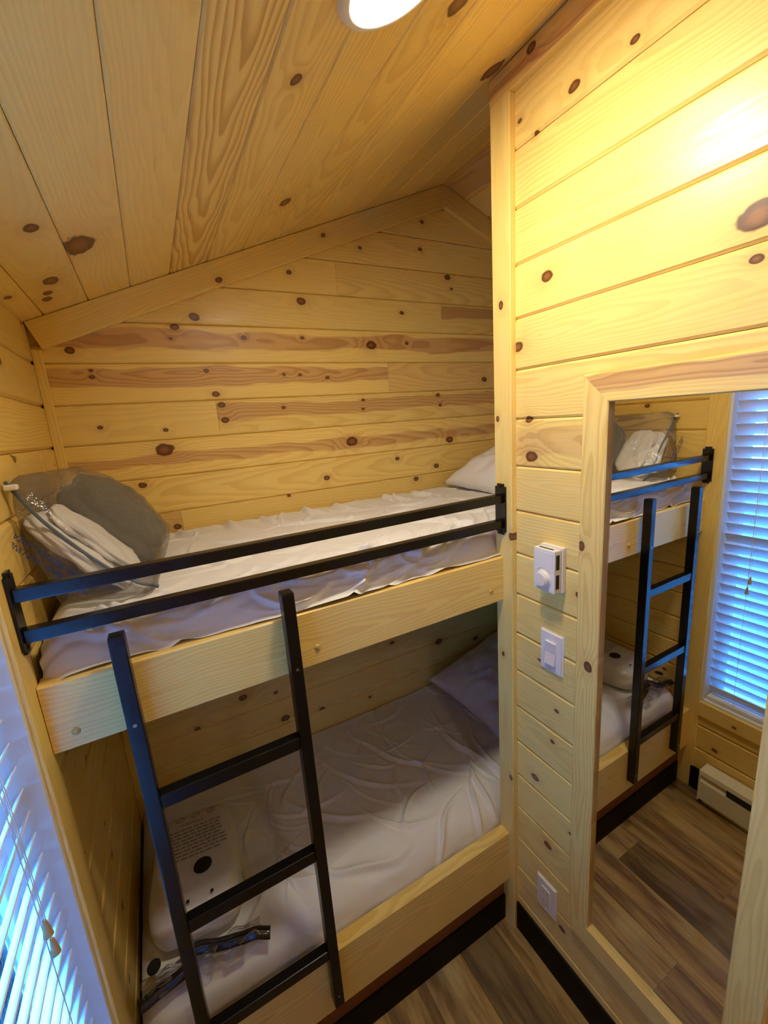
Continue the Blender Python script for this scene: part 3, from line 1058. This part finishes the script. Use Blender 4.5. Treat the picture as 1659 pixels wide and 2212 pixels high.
def text(body, size, mat, parent, mw, name='lettering', ext=0.0002, align='CENTER'):
    cu = bpy.data.curves.new(name, 'FONT')
    cu.body = body
    cu.size = size
    cu.align_x = align
    cu.align_y = 'CENTER'
    cu.extrude = ext
    o = bpy.data.objects.new(name, cu)
    C.objects.link(o)
    dg = bpy.context.evaluated_depsgraph_get()
    me = bpy.data.meshes.new_from_object(o.evaluated_get(dg))
    bpy.data.objects.remove(o)
    return link(name, me, mat, parent, mw)


bm = bmesh.new()
for i, chh in enumerate('COMFORT ZONE'):
    if chh == ' ':
        continue
    ang = math.radians(48 - i * 8.7)
    q = text(chh, 0.0042, GREYP, None, Matrix.Identity(4))
    me = q.data
    me.transform(Matrix.Translation((-math.sin(ang) * 0.0275, math.cos(ang) * 0.0275, 0)) @ Matrix.Rotation(ang, 4, 'Z'))
    bm.from_mesh(me)
    bpy.data.objects.remove(q)
mwt = Matrix.Translation((XP - 0.0422, ty, dzc)) @ M_TXT
bm_obj('dial_lettering', bm, GREYP, th, mwt)

sw = root('light_switch', 'white rocker light switch plate below the thermostat', 'switch')
sy, sz = 0.731, 1.163
bm = bmesh.new()


def plate(parent, y, z, hy=0.038, hz=0.061):
    bm = bmesh.new()
    bmesh.ops.create_cube(bm, size=1.0, matrix=Matrix.Diagonal((0.006, hy * 2, hz * 2, 1)))
    ed = [e for e in bm.edges if all(v.co.x < 0 for v in e.verts)]
    bmesh.ops.bevel(bm, geom=ed, offset=0.004, segments=3, affect='EDGES')
    o = bm_obj('wall_plate', bm, WPLAS, parent, Matrix.Translation((XP - 0.003, y, z)))
    for dz in (0.049, -0.049):
        k = cyl('screw', (XP - 0.0055, y, z + dz), (XP - 0.0072, y, z + dz), 0.003, WPLAS, None, 12)
        k.parent = o
        k.matrix_parent_inverse = o.matrix_world.inverted()
    return o


plate(sw, sy, sz)
bm = bmesh.new()
vv = []
for yy in (-0.0165, 0.0165):
    for zz_, xx in ((-0.033, -0.0085), (0.0, -0.0035), (0.033, -0.0065), (0.033, 0.001), (-0.033, 0.001)):
        vv.append(bm.verts.new((xx, yy, zz_)))
a, b = vv[:5], vv[5:]
bm.faces.new(a)
bm.faces.new(b[::-1])
for i in range(5):
    bm.faces.new((a[i], a[(i + 1) % 5], b[(i + 1) % 5], b[i]))
bm_obj('rocker', bm, WPLAS, sw, Matrix.Translation((XP - 0.006, sy, sz)))
ou = root('wall_outlet', 'white electrical outlet plate low on the partition near floor', 'outlet')
oy, oz = 0.737, 0.289
plate(ou, oy, oz)
bx_ = box('receptacle', (XP - 0.0085, XP - 0.005), (oy - 0.0165, oy + 0.0165), (oz - 0.033, oz + 0.033), WPLAS, ou, 0.001)
for dz in (0.018, -0.018):
    for dy in (-0.0065, 0.0065):
        k = box('slot', (XP - 0.0088, XP - 0.008), (oy + dy - 0.001, oy + dy + 0.001), (oz + dz - 0.004, oz + dz + 0.004), GREYP)
        k.parent = bx_
        k.matrix_parent_inverse = bx_.matrix_world.inverted()

# ------------------------------------------------------------------ baseboard heater
he = root('baseboard_heater', 'cream electric baseboard heater under the window', 'heater')
hy0, hy1 = 0.06, 0.785
bm = bmesh.new()
pr = [(0.0, 0.03), (0.066, 0.03), (0.066, 0.122), (0.058, 0.135), (0.058, 0.150), (0.066, 0.156), (0.063, 0.176), (0.0, 0.178)]
aa = [bm.verts.new((XL + 0.009 + p[0], hy0, p[1])) for p in pr]
bb = [bm.verts.new((XL + 0.009 + p[0], hy1, p[1])) for p in pr]
bm.faces.new(aa)
bm.faces.new(bb[::-1])
for i in range(len(pr)):
    j = (i + 1) % len(pr)
    bm.faces.new((aa[i], aa[j], bb[j], bb[i]))
bm_obj('housing', bm, HEAT, he)
box('foot', (XL + 0.009, XL + 0.055), (hy0 + 0.005, hy1 - 0.005), (0.0, 0.03), HEAT, he, 0.002)
box('outlet_slot', (XL + 0.066, XL + 0.0765), (hy0 + 0.08, hy1 - 0.10), (0.128, 0.157), WDARK, he)
box('end_cap', (XL + 0.0085, XL + 0.078), (hy1, hy1 + 0.006), (0.02, 0.180), HEAT, he, 0.002)


# ------------------------------------------------------------------ lumps
def superbox(name, mw, hx, hy, hz, mat, parent, n=3.2, seed=0.0, amp=0.006, res=24, layers=0):
    bm = bmesh.new()
    bmesh.ops.create_uvsphere(bm, u_segments=res * 2, v_segments=res, radius=1.0)
    for v in bm.verts:
        d = v.co
        s = (abs(d.x) ** n + abs(d.y) ** n + abs(d.z) ** n) ** (-1 / n)
        q = d * s
        k = amp * (mnoise.noise(q * 2.2 + Vector((seed, 0, 0))) + 0.5 * mnoise.noise(q * 5 + Vector((0, seed, 0))))
        e = 1.0
        if layers:
            e = 1.0 - 0.05 * abs(math.cos(q.z * math.pi * layers / 2)) ** 6 * min(1, abs(q.x) ** 4 + abs(q.y) ** 4)
        v.co = Vector((q.x * hx * e, q.y * hy * e, q.z * hz)) + d * k
    return bm_obj(name, bm, mat, parent, mw, True)


E1 = Vector((0.63, 0, -0.777)).normalized()
E2 = Vector((0.777, 0, 0.63)).normalized()
EY = Vector((0, 1, 0))


def slabm(p):
    mm = Matrix((E1, EY, E2)).transposed().to_4x4()
    mm.translation = Vector(p)
    return mm


BASE = Vector((-0.150, 0, 1.592))
bag = root('linen_bag', 'clear zip bag of grey blanket and white sheets leaning on wall', 'plastic bag')
blk = superbox('grey_blanket', slabm((-0.113, 1.325, 1.622)), 0.135, 0.125, 0.068, GREYB, bag, 2.8, 2.0, 0.012, 28, 3)
wht = superbox('folded_white_sheet', slabm((-0.171, 1.115, 1.588)), 0.122, 0.072, 0.021, SHEET, bag, 3.0, 5.0, 0.009, 28, 2)
superbox('folded_white_sheet', slabm((-0.142, 1.140, 1.606)), 0.110, 0.066, 0.016, SHEET, bag, 3.0, 7.0, 0.008, 24, 2)
bm = bmesh.new()
pts = []
for o, gk in ((blk, 1.05), (wht, 1.08)):
    for v in o.data.vertices:
        pts.append(o.matrix_world @ (v.co * gk))
pts += [Vector((-0.249, 1.035, 1.755)), Vector((-0.234, 1.06, 1.77)), Vector((-0.036, 1.035, 1.494)), Vector((-0.205, 0.995, 1.515)), Vector((-0.06, 1.00, 1.497)), Vector((-0.185, 1.44, 1.75)), Vector((-0.16, 1.30, 1.765))]
pts = [Vector((max(p.x, XL + 0.004), p.y, max(p.z, 1.4965))) for p in pts]
vv = [bm.verts.new(p) for p in pts]
rr_ = bmesh.ops.convex_hull(bm, input=vv)
loose = [v for v in bm.verts if not v.link_faces]
bmesh.ops.delete(bm, geom=loose, context='VERTS')
for _ in range(3):
    long = [e for e in bm.edges if e.calc_length() > 0.03]
    if long:
        bmesh.ops.subdivide_edges(bm, edges=long, cuts=1, use_grid_fill=False)
        bmesh.ops.triangulate(bm, faces=bm.faces[:])
bm.normal_update()
for v in bm.verts:
    k = mnoise.noise(v.co * 22) + 0.5 * mnoise.noise(v.co * 50)
    v.co += v.normal * (0.0045 * k)
    v.co.x = max(v.co.x, XL + 0.002)
    v.co.z = max(v.co.z, 1.4945)
bm_obj('bag_film', bm, CLEAR, bag, None, True)
zp = [(-0.250, 1.030, 1.762), (-0.236, 1.040, 1.725), (-0.212, 1.048, 1.675), (-0.175, 1.052, 1.620), (-0.125, 1.045, 1.560), (-0.075, 1.038, 1.515), (-0.036, 1.034, 1.4975)]
tube('zip_track', spline(zp, 42), 0.0034, BLUEZ, bag, 8)
box('zip_slider', (-0.2535, -0.232), (1.020, 1.035), (1.745, 1.756), WPLAS, bag, 0.004, 3)
td = (Vector((-0.159, 1.04, 1.553)) - Vector((-0.250, 1.04, 1.668))).normalized()
for bdy, off, sz_ in (('FILL BEYOND THIS LINE', 0.0, 0.0150), ('MAS ALLA DE ESTA LINEA', 0.0165, 0.0150)):
    ux = -td                                 # lettering runs the other way up, as seen on the far side of the film
    uz = Vector((0.0, -1, 0))
    uy = uz.cross(ux)
    mm = Matrix((ux, uy, uz)).transposed().to_4x4()
    mm.translation = Vector((-0.200, 1.006, 1.596)) + Vector((0.777, 0, 0.63)) * (off - 0.014)
    text(bdy, sz_, BLUEP, bag, mm, 'bag_lettering')

# packet on the lower bunk
pk = root('white_packet', 'white shrink-wrapped bedding packet with black dot on lower bunk', 'packet')
pa = math.radians(-6)
mwp = Matrix.Translation((-0.083, 1.195, 0.557)) @ Matrix.Rotation(pa, 4, 'Z')
superbox('wrapped_body', mwp, 0.118, 0.172, 0.058, PACK, pk, 5.0, 3.0, 0.006, 26)
zt_ = 0.0605
bm = bmesh.new()
bmesh.ops.create_circle(bm, cap_ends=True, segments=32, radius=0.0245)
bm_obj('black_dot', bm, BLKP, pk, mwp @ Matrix.Translation((0.022, -0.055, zt_ + 0.004)))
for sx_, sy_ in ((0.045, -0.138), (-0.015, -0.140)):
    box('registration_mark', (-0.004, 0.004), (-0.004, 0.004), (-0.0004, 0.0004), BLKP, pk).matrix_world = mwp @ Matrix.Translation((sx_, sy_, zt_ + 0.001))
bm = bmesh.new()
R = random.Random(3)
for ln in range(9):
    yy = 0.088 - ln * 0.0125
    xx = -0.075
    while xx < 0.072:
        wd = R.uniform(0.008, 0.02)
        bmesh.ops.create_grid(bm, x_segments=1, y_segments=1, size=0.5, matrix=Matrix.Translation((xx + wd / 2, yy, 0)) @ Matrix.Diagonal((wd, 0.005, 1, 1)))
        xx += wd + 0.004
pr_ = bm_obj('small_print', bm, GREYP, pk, mwp @ Matrix.Translation((0, 0, zt_ + 0.0035)))
pr_['kind'] = 'stuff'
for k in range(3):
    bm = bmesh.new()
    S = 24
    ra = [[bm.verts.new((r * math.cos(a * 2 * math.pi / S), r * 0.8 * math.sin(a * 2 * math.pi / S), 0)) for a in range(S)] for r in (0.013, 0.0105)]
    for i in range(S):
        bm.faces.new((ra[0][i], ra[0][(i + 1) % S], ra[1][(i + 1) % S], ra[1][i]))
    bmesh.ops.create_grid(bm, x_segments=1, y_segments=1, size=0.5, matrix=Matrix.Rotation(0.8, 4, 'Z') @ Matrix.Diagonal((0.02, 0.003, 1, 1)))
    bm_obj('warning_symbol', bm, GREYP, pk, mwp @ Matrix.Translation((-0.045 + k * 0.045, 0.132, zt_ + 0.001)))
text('WARNING', 0.014, GREYP, pk, mwp @ Matrix.Translation((-0.01, 0.106, zt_ + 0.003)), 'warning_lettering')

# empty clear bag with dark closure strip in front of the packet
cb = root('empty_clear_bag', 'crumpled empty clear bag with dark closure strip beside the packet', 'plastic bag')
bm = bmesh.new()
G = []
nx_, ny_ = 46, 22
for j in range(ny_ + 1):
    v = j / ny_
    row = []
    for i in range(nx_ + 1):
        u = i / nx_
        xx = -0.236 + u * 0.285 + 0.012 * mnoise.noise(Vector((u * 4, v * 4, 9)))
        yy = 0.955 + v * 0.062 - 0.014 * u + 0.01 * mnoise.noise(Vector((u * 5, v * 3, 4)))
        zz_ = 0.498 + 0.020 * math.sin(math.pi * v) + 0.022 * abs(mnoise.noise(Vector((u * 6, v * 5, 2)))) + 0.008 * mnoise.noise(Vector((u * 16, v * 12, 7)))
        zz_ += 0.02 * max(0, v - 0.5)
        row.append(bm.verts.new((xx, yy, zz_)))
    G.append(row)
for a, b in zip(G, G[1:]):
    for i in range(nx_):
        bm.faces.new((a[i], a[i + 1], b[i + 1], b[i]))
bm_obj('bag_film', bm, CLEAR2, cb, None, True)
bm = bmesh.new()
cp = spline([(-0.243, 0.958, 0.512), (-0.19, 0.966, 0.516), (-0.139, 0.972, 0.522), (-0.114, 1.000, 0.530), (-0.07, 0.986, 0.528), (-0.02, 0.972, 0.524), (0.03, 0.960, 0.522), (0.066, 0.948, 0.514)], 56)
prev = None
for i, p in enumerate(cp):
    d = (cp[min(i + 1, len(cp) - 1)] - cp[max(i - 1, 0)]).normalized()
    sd = Vector((-d.y, d.x, 0)).normalized() * 0.0125 + Vector((0, 0, 0.006))
    n1 = Vector((0, 0, 0.004 * mnoise.noise(p * 40)))
    cur = (bm.verts.new(p + sd + n1), bm.verts.new(p + n1 + Vector((0, 0, 0.003))), bm.verts.new(p - sd + n1))
    if prev:
        bm.faces.new((prev[0], prev[1], cur[1], cur[0]))
        bm.faces.new((prev[1], prev[2], cur[2], cur[1]))
    prev = cur
o = bm_obj('closure_strip', bm, STRIP, cb, None, True)
o.modifiers.new('strip_thickness', 'SOLIDIFY').thickness = 0.0015
bm = bmesh.new()
bmesh.ops.create_circle(bm, cap_ends=True, segments=28, radius=0.0185, matrix=Matrix.Diagonal((0.85, 1, 1, 1)))
bm_obj('black_dot', bm, BLKP, cb, Matrix.Translation((-0.205, 1.004, 0.545)))
